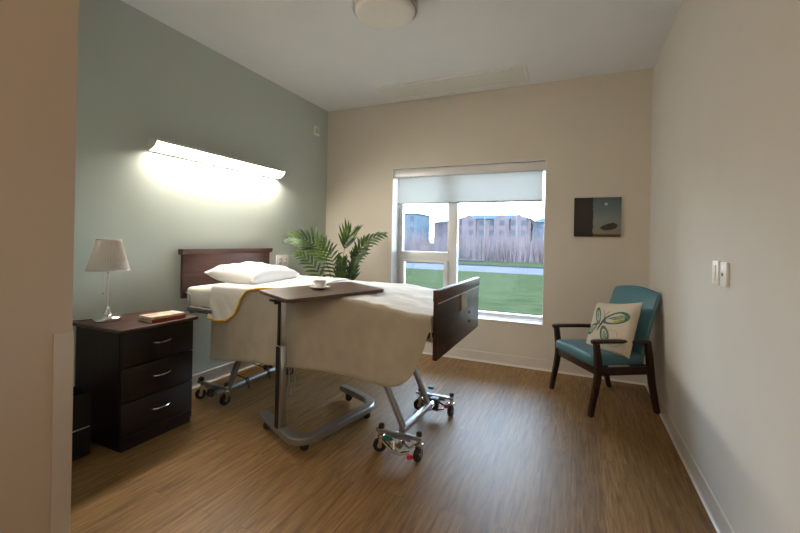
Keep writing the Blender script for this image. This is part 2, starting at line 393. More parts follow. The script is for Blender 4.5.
part('canvas', picmat(), pic, lambda bm: box(bm, (-.19, -.025, -.176), (.19, 0, .176), .002))
def brush(bm):   # one loose dark diagonal stroke and a short ochre one
    prism(bm, [(.02, -.10), (.05, -.075), (.09, -.06), (.13, -.05), (.165, -.07), (.15, -.10), (.11, -.115), (.06, -.12)], 'y', -.0265, -.0245)
part('dark_stroke', mat('dark_paint', (.03, .018, .012), .5, noise_amt=.3), pic, brush, smooth=False)
part('pale_spot', mat('pale_paint', (.45, .46, .38), .5, noise_amt=.1), pic, lambda bm: lathe(bm, [(0, .0), (.014, 0), (.014, .0015), (0, .0015)], n=16, M=Matrix.Translation((.07, -.0245, .115)) @ Matrix.Rotation(PI/2, 4, 'X')), smooth=False)

# ------------------------------------------------------------------ nightstand and what stands on it
ns = thing('nightstand', 'dark mahogany three-drawer nightstand beside the bed head', 'nightstand', (-2.47, 1.60, 0))
NX0, NX1, NY0, NY1 = -.22, .205, -.225, .225
part('nightstand_top', mahog_lit, ns, lambda bm: box(bm, (NX0-.01, NY0-.018, .66), (NX1+.02, NY1+.018, .682), .005))
def nbody(bm):
    box(bm, (NX0, NY0, .03), (NX1-.02, NY0+.02, .66)); box(bm, (NX0, NY1-.02, .03), (NX1-.02, NY1, .66)); box(bm, (NX0, NY0+.02, .03), (NX0+.02, NY1-.02, .66))
    for z in (.03, .26, .455, .64): box(bm, (NX0+.02, NY0+.02, z), (NX1-.02, NY1-.02, z+.018))
part('carcass', mahog_z, ns, nbody, smooth=False)
part('plinth', drawer_m, ns, lambda bm: [box(bm, (NX0+.01, NY0+.01, 0), (NX1-.005, NY1-.01, .03)), box(bm, (NX1-.02, NY0+.003, .03), (NX1-.003, NY1-.003, .072))], smooth=False)
for z0, z1 in ((.075, .264), (.269, .460), (.465, .655)):
    d = part('drawer', drawer_m, ns, lambda bm: box(bm, (NX1-.02, NY0+.003, z0), (NX1, NY1-.003, z1-.0), .003))
    zc = (z0+z1)/2+.015
    def hnd(bm):
        pts = [(NX1-.002, -.055, zc), (NX1+.018, -.05, zc), (NX1+.026, -.03, zc-.003), (NX1+.028, 0, zc-.004), (NX1+.026, .03, zc-.003), (NX1+.018, .05, zc), (NX1-.002, .055, zc)]
        tube(bm, pts, .0048, 8)
    part('drawer_handle', chrome, d, hnd)

tl = thing('table_lamp', 'nickel table lamp with white pleated shade on the nightstand', 'lamp', (-2.575, 1.478, .683))
part('lamp_base', chrome, tl, lambda bm: lathe(bm, [(0, 0), (.070, 0), (.075, .005), (.075, .020), (.068, .027), (.042, .034), (.025, .040), (.022, .052), (.014, .062), (.009, .085), (0, .085)], n=40))
part('lamp_pole', chrome, tl, lambda bm: lathe(bm, [(0, .08), (.0065, .08), (.0065, .29), (.017, .295), (.019, .305), (.019, .33), (0, .33)], n=16))
def shade(bm):
    n = 144; R0, R1, z0, z1 = .108, .061, .305, .490
    rows = []
    for i in range(13):
        t = i/12; row = []
        for k in range(n+1):
            rr = (R0+(R1-R0)*t) + (.0016 if k % 2 else -.0016)
            a = 2*PI*k/n; row.append(V((rr*math.cos(a), rr*math.sin(a), z0+(z1-z0)*t)))
        rows.append(row)
    grid(bm, rows); bmesh.ops.remove_doubles(bm, verts=bm.verts, dist=1e-5)
sh = part('lamp_shade', shade_m, tl, shade, ang=70)
md = sh.modifiers.new('s', 'SOLIDIFY'); md.thickness = .0012
def rims(bm):
    for R, z in ((.1085, .306), (.0615, .489)):
        sweep(bm, [(R*math.cos(2*PI*k/48), R*math.sin(2*PI*k/48), z) for k in range(48)], rectp(.004, .007), closed=True)
    for k in range(3):
        a = 2*PI*k/3; tube(bm, [(0, 0, .325), (.04*math.cos(a), .04*math.sin(a), .45), (.0605*math.cos(a), .0605*math.sin(a), .487)], .0015, 6)
part('shade_rim', sheet_m, sh, rims)
def chain(bm):
    tube(bm, [(-.005, -.022, .30), (-.005, -.024, .29), (-.005, -.024, .17)], .0012, 6)
    lathe(bm, [(0, 0), (.004, .002), (.0055, .007), (.004, .012), (0, .014)], (-.005, -.024, .158), 12)
part('pull_chain', chrome, tl, chain)
def lcord(bm):
    tube(bm, [(-.07, -.02, .006), (-.10, -.05, .004), (-.115, -.09, .004), (-.14, -.12, .004)], .003, 6)
part('power_cord', blackp, tl, lcord)

def book(name, loc, rz, size, cover, label, spots=None):
    t = thing(name, label, 'book', loc, rz, 'books on the nightstand')
    a, b2, h = size
    part('pages', mat('pages', (.62, .58, .50), .9, noise_amt=.08, nscale=3, stretch=(1, 1, 200)), t, lambda bm: box(bm, (-a/2+.003, -b2/2+.003, .002), (a/2-.002, b2/2-.003, h-.002)), smooth=False)
    def cov(bm):
        box(bm, (-a/2, -b2/2, 0), (a/2, b2/2, .002)); box(bm, (-a/2, -b2/2, h-.002), (a/2, b2/2, h)); box(bm, (a/2-.002, -b2/2, .002), (a/2, b2/2, h-.002))
    part('cover', cover, t, cov, smooth=False)
    return t
red_m = mat('red_cover', (.30, .045, .012), .5, noise_amt=.3, nscale=30)
peach_m = mat('peach_cover', (.78, .66, .56), .4, noise_amt=.18, nscale=26)
book('paperback_book', (-2.335, 1.66, .683), math.radians(-2), (.135, .215, .020), red_m, 'thick red-spined book lying lowest on the nightstand')
bk = book('paperback_book', (-2.337, 1.66, .7035), math.radians(-4), (.130, .208, .014), peach_m, 'pale peach patterned book on top of the red-spined book')
part('cover_sun', mat('cover_yellow', (.80, .52, .03), .5, noise_amt=.1), bk, lambda bm: lathe(bm, [(0, .0139), (.02, .0139), (.02, .0145), (0, .0145)], (-.0, .02, 0), 20), smooth=False)
part('title_block', mat('cover_orange', (.78, .22, .08), .5, noise_amt=.3, nscale=60), bk, lambda bm: box(bm, (-.03, -.09, .0138), (.0, -.03, .0144)), smooth=False)
part('cover_blot', mat('cover_blue', (.25, .27, .42), .5, noise_amt=.3, nscale=60), bk, lambda bm: box(bm, (-.035, .05, .0138), (.03, .058, .0144)), smooth=False)

wb = thing('waste_bin', 'black low bin with a pale rail between near wall end and nightstand', 'bin', (-2.52, 1.17, 0))
def binb(bm):
    box(bm, (-.11, -.14, 0), (.11, .14, .012)); 
    for q in (((-.11, -.14, .012), (-.10, .14, .34)), ((.10, -.14, .012), (.11, .14, .34)), ((-.10, -.14, .012), (.10, -.13, .34)), ((-.10, .13, .012), (.10, .14, .34))): box(bm, *q)
part('bin_body', mat('bin_black', (.004, .004, .004), .6, noise_amt=.1), wb, binb, smooth=False)
part('rail', steel, wb, lambda bm: tube(bm, [(.118, -.13, .158), (.118, .13, .158)], .004, 8))

# ------------------------------------------------------------------ bed
bed = thing('hospital_bed', 'adjustable hospital bed with dark wood boards on wheeled steel legs', 'bed', (-1.66, 2.47, 0))
bo = V((-1.66, 2.47, 0))
def P(x, y, z): return V((x, y, z))-bo
def bb(bm, lo, hi, bev=0.): box(bm, P(*lo), P(*hi), bev)
def headb(bm):
    bb(bm, (-2.70, 2.05, .735), (-2.672, 2.965, 1.075), .004)
hb = part('headboard', headwood, bed, headb)
part('crown_moulding', headwood, hb, lambda bm: prism(bm, [(-2.705+1.66, 1.065), (-2.664+1.66, 1.065), (-2.650+1.66, 1.085), (-2.650+1.66, 1.105), (-2.705+1.66, 1.105)], 'y', 2.033-2.47, 2.98-2.47), smooth=False)
fb = part('footboard', footwood, bed, lambda bm: bb(bm, (-.685, 2.0, .568), (-.66, 2.97, .938), .003))
part('groove_strip', steel, fb, lambda bm: bb(bm, (-.6605, 2.003, .868), (-.6575, 2.967, .874)), smooth=False)
part('top_rail', headwood, fb, lambda bm: bb(bm, (-.687, 1.998, .878), (-.655, 2.972, .94), .003))
def card(bm): bb(bm, (-.660, 2.445, .765), (-.652, 2.60, .868), .002)
cd = part('label_card', mat('card_tan', (.36, .27, .16), .6, noise_amt=.1), fb, card)
part('card_sleeve', mat('card_sleeve', (.40, .38, .34), .4, noise_amt=.2, nscale=50), cd, lambda bm: bb(bm, (-.6525, 2.458, .777), (-.650, 2.587, .862)), smooth=False)
for y, z in ((2.235, .711), (2.237, .646), (2.685, .722), (2.687, .66)):
    part('bolt', darkmetal, fb, lambda bm: lathe(bm, [(0, 0), (.009, 0), (.008, .004), (0, .006)], n=12, M=Matrix.Translation(P(-.660, y, z)) @ Matrix.Rotation(PI/2, 4, 'Y')))
def deck(bm):
    bb(bm, (-2.60, 2.09, .635), (-.76, 2.13, .685), .004); bb(bm, (-2.60, 2.84, .635), (-.76, 2.89, .685), .004)
    for x in (-2.6, -2.1, -1.6, -1.1, -.80): bb(bm, (x, 2.11, .64), (x+.04, 2.84, .68), .003)
    bb(bm, (-2.56, 2.16, .685), (-.78, 2.83, .695))
part('deck_frame', darkmetal, bed, deck)
for y in (2.2, 2.72):
    part('board_bracket', darkmetal, bed, lambda bm: bb(bm, (-.78, y, .64), (-.685, y+.04, .68), .002))
    part('board_bracket', darkmetal, bed, lambda bm: bb(bm, (-2.672, y, .655), (-2.60, y+.04, .695), .002))
    part('board_bracket', darkmetal, hb, lambda bm: bb(bm, (-2.672, y, .695), (-2.655, y+.04, .80), .002))
def retainer(bm):
    tube(bm, [P(-2.55, 1.985, .80), P(-2.53, 1.975, .80), P(-2.505, 1.975, .79), P(-2.495, 1.975, .76), P(-2.495, 1.975, .70)], .005, 8)
    bb(bm, (-2.515, 1.965, .672), (-2.27, 1.995, .704), .004)
    bb(bm, (-2.515, 1.985, .655), (-2.48, 2.07, .690), .003)
part('side_rail', silver_paint, bed, retainer)
def wheel(cx, cy, r, parent, yaw):
    """caster: tyre, hub and fork; local"""
    M = Matrix.Translation(P(cx, cy, r)) @ Matrix.Rotation(yaw, 4, 'Z') @ Matrix.Rotation(PI/2, 4, 'X')
    t = part('caster_wheel', rubber, parent, lambda bm: lathe(bm, [(0, -.010), (r*.62, -.010), (r*.66, -.013), (r*.92, -.013), (r, -.007), (r, .007), (r*.92, .013), (r*.66, .013), (r*.62, .010), (0, .010)], n=28, M=M))
    part('wheel_hub', chrome, t, lambda bm: lathe(bm, [(0, -.014), (r*.38, -.014), (r*.4, -.011), (r*.4, .011), (r*.38, .014), (0, .014)], n=18, M=M))
    M2 = Matrix.Translation(P(cx, cy, 0)) @ Matrix.Rotation(yaw, 4, 'Z')
    def fork(bm):
        for s in (-1, 1):
            prism(bm, [(-.010, r-.012), (.010, r-.012), (.020, r*2+.012), (-.004, r*2+.012)], 'y', s*.0165-.0015, s*.0165+.0015)
        box(bm, (-.012, -.018, r*2+.008), (.028, .018, r*2+.014), .002)
        lathe(bm, [(0, r*2+.012), (.014, r*2+.012), (.014, r*2+.028), (.014, r*2+.062), (0, r*2+.064)], (.008, 0, 0), 14)
        bmesh.ops.transform(bm, matrix=M2, verts=bm.verts)
    part('caster_fork', chrome, t, fork)
    part('stem_cap', blackp, t, lambda bm: lathe(bm, [(0, r*2+.060), (.0155, r*2+.060), (.0155, r*2+.076), (.011, r*2+.084), (0, r*2+.085)], P(cx, cy, 0)+V((.008*math.cos(yaw), .008*math.sin(yaw), 0)), 14))
R = .038
# foot end assembly
def carriage(x0, x1, y, zt):
    def fn(bm):
        box(bm, P(x0, y-.016, zt+.008), P(x1, y+.016, zt+.022), .003)
        box(bm, P(x0+.06, y-.006, zt-.012), P(x1-.06, y+.006, zt+.010), .002)
    return fn
for y in (2.03, 2.65):
    part('caster_bar', silver_paint, bed, carriage(-1.02, -.75, y, .108))
    wheel(-1.0, y, R, bed, .4); wheel(-.765, y-.0, R, bed, 1.5)
    def pedal(bm):
        sweep(bm, [P(-.97, y-.03, .085), P(-.90, y-.05, .05), P(-.85, y-.055, .045), P(-.80, y-.04, .06)], rectp(.02, .012, .003))
        tube(bm, [P(-.90, y-.02, .09), P(-.89, y-.045, .055)], .010, 10)
        lathe(bm, [(0, -.02), (.016, -.02), (.018, -.01), (.018, .01), (.016, .02), (0, .02)], n=18, M=Matrix.Translation(P(-.865, y-.02, .075)) @ Matrix.Rotation(PI/2, 4, 'X'))
        tube(bm, [P(-.86, y+.01, .10), P(-.84, y-.02, .085), P(-.80, y-.04, .08), P(-.775, y-.03, .10)], .006, 8)
        box(bm, P(-.93, y-.045, .072), P(-.905, y-.02, .10), .004)
    pd = part('brake_linkage', chrome, bed, pedal)
    part('release_pedal', mat('teal_pedal', (.01, .22, .20), .4, noise_amt=.1), pd, lambda bm: [box(bm, P(-.955, y-.055+dy, .095+dz), P(-.915, y-.02+dy, .115+dz), .007) for dy, dz in (((0, 0),) if y < 2.3 else ((.11, .04),))])
    part('lock_pedal', mat('red_pedal', (.55, .015, .04), .4, noise_amt=.1), pd, lambda bm: [box(bm, P(-.80+dx, y-.06, .030+dz), P(-.772+dx, y-.03, .055+dz), .007) for dx, dz in (((-.01, -.005),) if y < 2.3 else ((.0, .04),))])
part('cross_tube', silver_paint, bed, lambda bm: sweep(bm, [P(-.873, 2.05, .135), P(-.868, 2.50, .115)], rectp(.034, .034, .006)))
for y, z in ((2.07, .135), (2.485, .115)):
    part('leg', silver_paint, bed, lambda bm: sweep(bm, [P(-.868, y, z), P(-1.12, y, .64)], rectp(.038, .026, .005)))
part('axle', chrome, bed, lambda bm: tube(bm, [P(-.868, 2.48, .10), P(-.87, 2.67, .10)], .020, 14))
part('axle_clamp', darkmetal, bed, lambda bm: box(bm, P(-.90, 2.57, .055), P(-.84, 2.63, .128), .008))
# head end assembly
for y in (2.10, 2.80):
    part('caster_bar', silver_paint, bed, carriage(-2.54, -2.25, y, .108))
    wheel(-2.52, y, R, bed, .9); wheel(-2.275, y, R, bed, 1.4)
def hlev(bm):
    tube(bm, [P(-2.53, 2.09, .13), P(-2.50, 2.07, .165), P(-2.47, 2.06, .18)], .007, 8)
part('brake_lever', blackp, bed, hlev)
def hlev(bm):
    lathe(bm, [(0, -.012), (.03, -.012), (.03, .012), (0, .012)], n=18, M=Matrix.Translation(P(-2.39, 2.08, .075)) @ Matrix.Rotation(PI/2, 4, 'Y'))
part('brake_linkage', blackp, bed, hlev)
def htube(bm): sweep(bm, [P(-2.30, 2.04, .10), P(-2.30, 2.86, .10)], circ(.019, 14))
part('cross_tube', silver_paint, bed, htube)
for y in (2.32, 2.55):
    def clips(bm):
        tube(bm, [P(-2.30, y-.015, .10), P(-2.30, y+.015, .10)], .024, 14)
        tube(bm, [P(-2.285, y, .09), P(-2.27, y, .065), P(-2.275, y+.01, .045)], .004, 8)
    part('cable_clip', blackp, bed, clips)
for y in (2.14, 2.78):
    part('leg', greymetal, bed, lambda bm: sweep(bm, [P(-2.29, y, .10), P(-2.05, y, .64)], rectp(.045, .026, .005)))
for y in (2.35, 2.6):
    part('brake_rod', darkmetal, bed, lambda bm: tube(bm, [P(-2.30, y, .10), P(-2.52, y+.02, .12)], .004, 8))
def hcord(bm):
    pts = []
    for k in range(17):
        t = k/16; a = PI*t
        pts.append(P(-1.765-.028*math.cos(a), 2.2, .40-.275*math.sin(a)**.6))
    pts = [P(-1.793, 2.2, .635)]+pts+[P(-1.737, 2.2, .635)]
    tube(bm, pts, .0045, 8)
part('control_cord', mat('cord_beige', (.35, .31, .25), .5, noise_amt=.05), bed, hcord)

def topz(x):
    t = min(1, max(0, (x+1.25)/.55)); t = t*t*(3-2*t)
    return .838 - .055*t
def nz(p, s): return noise.noise(V(p)*s)
def matt(bm):
    box(bm, (-2.615, 2.03, .697), (-.74, 2.925, .832), .03, 4)
    bmesh.ops.subdivide_edges(bm, edges=[e for e in bm.edges if abs((e.verts[0].co-e.verts[1].co).x) > .5], cuts=24)
    for v in bm.verts:
        if v.co.z > .78: v.co.z += topz(v.co.x)-.838
        elif v.co.z < .72: v.co.z = .697
part('mattress', fsheet_m, None, matt)
tag(bpy.data.objects['mattress'], 'white-covered mattress lying on the hospital bed frame', 'mattress')

def hem(x):
    K = [(-2.31, .352), (-2.27, .354), (-1.86, .395), (-1.60, .404), (-1.30, .412), (-1.15, .417), (-1.0, .402), (-.92, .398), (-.86, .41), (-.81, .45), (-.775, .51), (-.745, .60), (-.72, .69), (-.70, .73)]
    if x <= K[0][0]: return K[0][1]
    for (a, b2), (c, d) in zip(K, K[1:]):
        if x <= c: t = (x-a)/(c-a); return b2+(d-b2)*t
    return K[-1][1]
def section(x, off, zbot, zbot_far):
    """cross-section of a cloth lying over the mattress, from near hem to far hem"""
    zt = topz(x)+off; yn = 2.012-off; yf = 2.933+off; r = .028
    pts = []
    n = 22
    for k in range(n): pts.append((yn, zbot+(zt-r-zbot)*k/n, 's'))
    for k in range(7): a = PI/2*k/6; pts.append((yn+r-r*math.cos(a), zt-r+r*math.sin(a), 'c'))
    for k in range(1, 36): pts.append((yn+r+(yf-yn-2*r)*k/36, zt, 't'))
    for k in range(7): a = PI/2*(1-k/6); pts.append((yf-r+r*math.cos(a), zt-r+r*math.sin(a), 'c'))
    for k in range(1, 10): pts.append((yf, zt-r-(zt-r-zbot_far)*k/9, 'f'))
    return pts
def blanket(bm):
    rows = []
    X0, X1, nx = -2.295, -.698, 150
    for i in range(nx+1):
        x = X0+(X1-X0)*i/nx
        zb = hem(x)+.008*nz((x*2.2, 0, 3), 1)
        row = []
        sec = section(x, .012, zb, min(zb, .5) if x < -.9 else zb)
        for y, z, k in sec:
            dx = 0
            if k in 'sf':
                d = max(0, (topz(x)-z))/.45
                fold = .034*nz((x*4.5+z*.9, z*.6, 7), 1)+.016*nz((x*11-z*2, z*1.5, 2), 1) + .004*nz((x*26, z*14, 4), 1)
                off = (.010+fold*.9)*min(1, d*1.6)+.012*d
                if x < -2.17:  # a turned edge at the head end
                    off += .006*min(1, d*3)
                y2 = y-abs(off)-.001*d if k == 's' else y+abs(off)
                # foot corner: cloth swings inwards and round
                c = max(0, (x+.86)/.16)
                if c > 0: y2 += (1 if k == 's' else -1)*.05*c*c*min(1, d*2)
                y = y2; dx = .010*nz((z*5, x*3, 9), 1)*d
            else:
                z += .010*nz((x*5, y*5, 1), 1)+.006*nz((x*13, y*12, 5), 1)+.007
                z += .006*max(0, nz((x*3+y*4, y*1.5-x*2, 12), 1))
            row.append(V((x+dx, y, z)))
        rows.append(row)
    # foot end: the cloth folds down inside the footboard
    last = rows[-1]
    for s in (.33, .66, 1.):
        rows.append([V((v.x+.003*s, v.y, v.z-(.09*s if v.z > .69 else 0))) for v in last])
    grid(bm, rows)
o = single('blanket', taupe, blanket, 'taupe woven blanket draped over the hospital bed and hanging down its side', 'blanket')
md = o.modifiers.new('s', 'SOLIDIFY'); md.thickness = .004; md.offset = -1

# turned-down white sheet with yellow edge
def xr(s):
    K = [(0, -2.135), (.02, -2.10), (.05, -2.065), (.09, -2.045), (.15, -2.03), (.20, -1.985), (.215, -1.93), (.26, -1.80), (.33, -1.70), (.5, -1.64), (.9, -1.76), (1.5, -1.82)]
    for (a, b2), (c, d) in zip(K, K[1:]):
        if s <= c: return b2+(d-b2)*(s-a)/(c-a)
    return -1.82
def sheet_pts():
    rows = []
    sec0 = section(-2.2, .024, .640, .62)
    s = 0; prev = None; out = []
    for y, z, k in sec0:
        if prev: s += math.hypot(y-prev[0], z-prev[1])
        prev = (y, z); out.append((y, z, k, s))
    for y, z, k, s in out:
        row = []
        x0 = -2.302
        for j in range(41):
            t = j/40; x = x0+(xr(s)-x0)*t
            yy, zz = y, z
            if k == 's':
                d = (.838-z)/.22
                yy = y-.010*d-.030*d*abs(nz((x*9+z*7, z*4-x*6, 2), 1))-.004-.014*d*abs(nz((x*24+z*22, 1, 2), 1))
                zz = z - .006*math.sin(t*PI)*(1 if z < .66 else 0)
            elif k in 'ct':
                zz = z+.004+.006*abs(nz((x*6, y*6, 8), 1))
            else: yy = y+.022
            row.append(V((x, yy, zz)))
        rows.append(row)
    return rows
SR = sheet_pts()
ts = thing('bed_sheet', 'white top sheet with yellow hem turned down over the blanket', 'bed sheet', (0, 0, 0))
o = part('sheet_cloth', sheet_m, ts, lambda bm: grid(bm, SR))
md = o.modifiers.new('s', 'SOLIDIFY'); md.thickness = .003; md.offset = 0
def trimf(bm):
    path = [v+V((0, -.002, 0)) for v in SR[0][::3]] + [r[-1]+V((.002, -.001, .002)) for r in SR[1:-33]]
    sweep(bm, path, rectp(.009, .013, .003))
part('yellow_hem', yellow_m, ts, trimf)

def pillow_mesh(bm, a, b2, h, n=26, seed=0, corner=.10, wr=.006):
    for side in (1, -1):
        rows = []
        for i in range(n+1):
            row = []
            for j in range(n+1):
                u = -1+2*i/n; v = -1+2*j/n
                ex = 1-corner*(1-abs(v)**2.2)*abs(u)**3*.9; ey = 1-corner*(1-abs(u)**2.2)*abs(v)**3*.9
                prof = max(0, (1-u**4))**.55*max(0, (1-v**4))**.55
                z = side*h/2*prof
                z += wr*nz((u*3+seed, v*3, side*2), 1)*prof + wr*.7*nz((u*9+seed, v*5, side), 1)*prof*(.3+abs(u*v))
                row.append(V((a/2*u*ex, b2/2*v*ey, z)))
            rows.append(row)
        grid(bm, rows)
    bmesh.ops.remove_doubles(bm, verts=bm.verts, dist=.0004)
def bedpillow(bm):
    pillow_mesh(bm, .41, .665, .155, seed=3, wr=.016)
    for v in bm.verts:
        if v.co.z < -.045: v.co.z = -.045+(v.co.z+.045)*.15
        v.co.z += .055*(-v.co.x/.21)*.6 if v.co.x < 0 else 0
pw = single('pillow', pillow_m, bedpillow, 'plump white bed pillow lying at the headboard', 'pillow', ang=80)
pw.location = (-2.315, 2.42, .903); pw.rotation_euler = (0, math.radians(2), math.radians(9))

# ------------------------------------------------------------------ overbed table
ob_loc = V((-1.54, 1.86, 0)); ob_rz = math.radians(-19)
obt = thing('overbed_table', 'wheeled overbed table with walnut top and steel C-shaped base', 'table', ob_loc, 0)
def W(x, y, z): return V((x, y, z))-ob_loc
# top: rounded rectangle
TT = [V((-1.785, 1.885, 0)), V((-1.372, 1.665, 0)), V((-1.142, 2.365, 0)), V((-1.59, 2.64, 0))]
def ttop(bm):
    cc = []
    for i in range(4):
        p, a, c = TT[i], TT[i-1], TT[(i+1) % 4]
        r = .035
        p0 = p+(a-p).normalized()*r; p1 = p+(c-p).normalized()*r
        for k in range(7):
            t = k/6; cc.append((1-t)**2*p0+2*t*(1-t)*p+t*t*p1)
    def ring(z, s):
        ctr = sum(TT, V())/4
        return [bm.verts.new(ctr+(q-ctr)*(1-s)+V((0, 0, z))-ob_loc) for q in cc]
    rs = [ring(.858, .02), ring(.862, 0), ring(.876, 0), ring(.880, .01)]
    for a, c in zip(rs, rs[1:]):
        for k in range(len(cc)): bm.faces.new((a[k], a[(k+1) % len(cc)], c[(k+1) % len(cc)], c[k]))
    bm.faces.new(rs[0][::-1]); bm.faces.new(rs[-1])
part('table_top', tabletop_m, obt, ttop)
def colm(w_, d_, z0, z1, bev=.004):
    def fn(bm): box(bm, (-w_/2, -d_/2, z0), (w_/2, d_/2, z1), bev, M=Matrix.Translation(W(-1.575, 1.86, 0)) @ Matrix.Rotation(ob_rz, 4, 'Z'))
    return fn
part('outer_column', steel, obt, colm(.062, .040, .085, .57))
part('inner_column', steel, obt, colm(.050, .030, .57, .835))
def cch(bm):
    box(bm, (-.020, -.0235, .09), (.018, -.0195, .565), M=Matrix.Translation(W(-1.575, 1.86, 0)) @ Matrix.Rotation(ob_rz, 4, 'Z'))
    box(bm, (-.016, -.0185, .572), (.012, -.0145, .835), M=Matrix.Translation(W(-1.575, 1.86, 0)) @ Matrix.Rotation(ob_rz, 4, 'Z'))
part('column_dark_reflection', blackp, obt, cch, smooth=False)  # black strips painted in for the dark reflection on this column face
def tbr(bm):
    box(bm, (-.03, -.03, .832), (.07, .45, .857), .004, M=Matrix.Translation(W(-1.575, 1.86, 0)) @ Matrix.Rotation(ob_rz, 4, 'Z'))
part('top_bracket', darkmetal, obt, tbr)
def lever(bm):
    M = Matrix.Translation(W(-1.575, 1.86, 0)) @ Matrix.Rotation(ob_rz, 4, 'Z')
    vs = box(bm, (-.075, -.045, .826), (-.015, -.015, .838), .004, M=M)
    box(bm, (-.035, -.035, .812), (-.01, -.015, .83), .004, M=M)
part('release_lever', blackp, obt, lever)
def basepath():
    K = [V((-1.815, 1.985, .074)), V((-1.365, 1.765, .074)), V((-1.235, 2.445, .074)), V((-1.60, 2.60, .074))]
    out = [K[0]]
    for i in (1, 2):
        r = .13 if i == 1 else .14; p = K[i]
        p0 = p+(K[i-1]-p).normalized()*r; p1 = p+(K[i+1]-p).normalized()*r
        for k in range(11):
            t = k/10; out.append((1-t)**2*p0+2*t*(1-t)*p+t*t*p1)
    out.append(K[3])
    return [q-ob_loc for q in out]
part('base_tube', silver_paint, obt, lambda bm: sweep(bm, basepath(), rectp(.060, .040, .006)))
for cx, cy in ((-1.75, 1.955), (-1.39, 1.855), (-1.27, 2.37), (-1.53, 2.57)):
    def cas(bm):
        c = W(cx, cy, 0)
        lathe(bm, [(0, -.018), (.018, -.018), (.025, -.012), (.025, .012), (.018, .018), (0, .018)], n=20, M=Matrix.Translation(c+V((0, 0, .025))) @ Matrix.Rotation(.5, 4, 'Z') @ Matrix.Rotation(PI/2, 4, 'X'))
        lathe(bm, [(0, .03), (.021, .03), (.024, .04), (.022, .0545), (0, .0545)], c, 16)
    part('caster', rubber, obt, cas)

cup_xy = (-1.50, 2.13)
sc_ = single('saucer', china, lambda bm: lathe(bm, [(0, 0), (.030, 0), (.034, .003), (.055, .009), (.067, .014), (.068, .016), (.055, .012), (.034, .007), (0, .006)], n=40), 'white china saucer under the cup on the overbed table', 'saucer', ang=60)
sc_.location = (*cup_xy, .8805)
cp_ = thing('coffee_cup', 'white china cup standing on its saucer on the overbed table', 'cup', (*cup_xy, .8872))
part('cup_body', china, cp_, lambda bm: lathe(bm, [(0, 0), (.020, 0), (.022, .004), (.030, .010), (.037, .022), (.041, .040), (.042, .048), (.040, .048), (.038, .040), (.034, .022), (.024, .010), (0, .007)], n=40), ang=60)
part('coffee', tea, cp_, lambda bm: lathe(bm, [(0, .038), (.0375, .038), (.036, .034), (0, .034)], n=32))
part('cup_handle', china, cp_, lambda bm: tube(bm, [(-.038, 0, .038), (-.052, 0, .040), (-.060, 0, .030), (-.055, 0, .017), (-.036, 0, .014)], .0035, 8))

# ------------------------------------------------------------------ palm
pm = thing('potted_palm', 'green potted palm with arching fronds in the corner by the window', 'plant', (-2.22, 3.46, 0))
po = V((-2.22, 3.46, 0))
part('pot', mat('pot_clay', (.09, .06, .045), .6, noise_amt=.1), pm, lambda bm: lathe(bm, [(0, 0), (.12, 0), (.13, .01), (.17, .30), (.18, .31), (.18, .34), (.165, .34), (.16, .29), (0, .29)], n=36))
part('soil', mat('soil', (.03, .02, .012), .95, noise_amt=.3, nscale=60, bump=1.), pm, lambda bm: lathe(bm, [(0, .305), (.158, .30), (.16, .292), (0, .29)], n=24))
leaf_m, nt, b = new_mat('palm_leaf')
tc = nt.nodes.new('ShaderNodeTexCoord'); n1 = nt.nodes.new('ShaderNodeTexNoise'); n1.inputs['Scale'].default_value = 9
r = nt.nodes.new('ShaderNodeValToRGB'); r.color_ramp.elements[0].position = .35; r.color_ramp.elements[1].position = .68
r.color_ramp.elements[0].color = (.008, .026, .008, 1); r.color_ramp.elements[1].color = (.09, .145, .018, 1)
q = r.color_ramp.elements.new(.5); q.color = (.028, .072, .012, 1)
nt.links.new(tc.outputs['Object'], n1.inputs['Vector']); nt.links.new(n1.outputs['Fac'], r.inputs[0]); nt.links.new(r.outputs[0], b.inputs['Base Color'])
b.inputs['Roughness'].default_value = .4
stem_m = mat('palm_stem', (.10, .13, .03), .5, noise_amt=.2)
def bez(P0, P1, P2, P3, t):
    return (1-t)**3*P0+3*(1-t)**2*t*P1+3*(1-t)*t*t*P2+t**3*P3
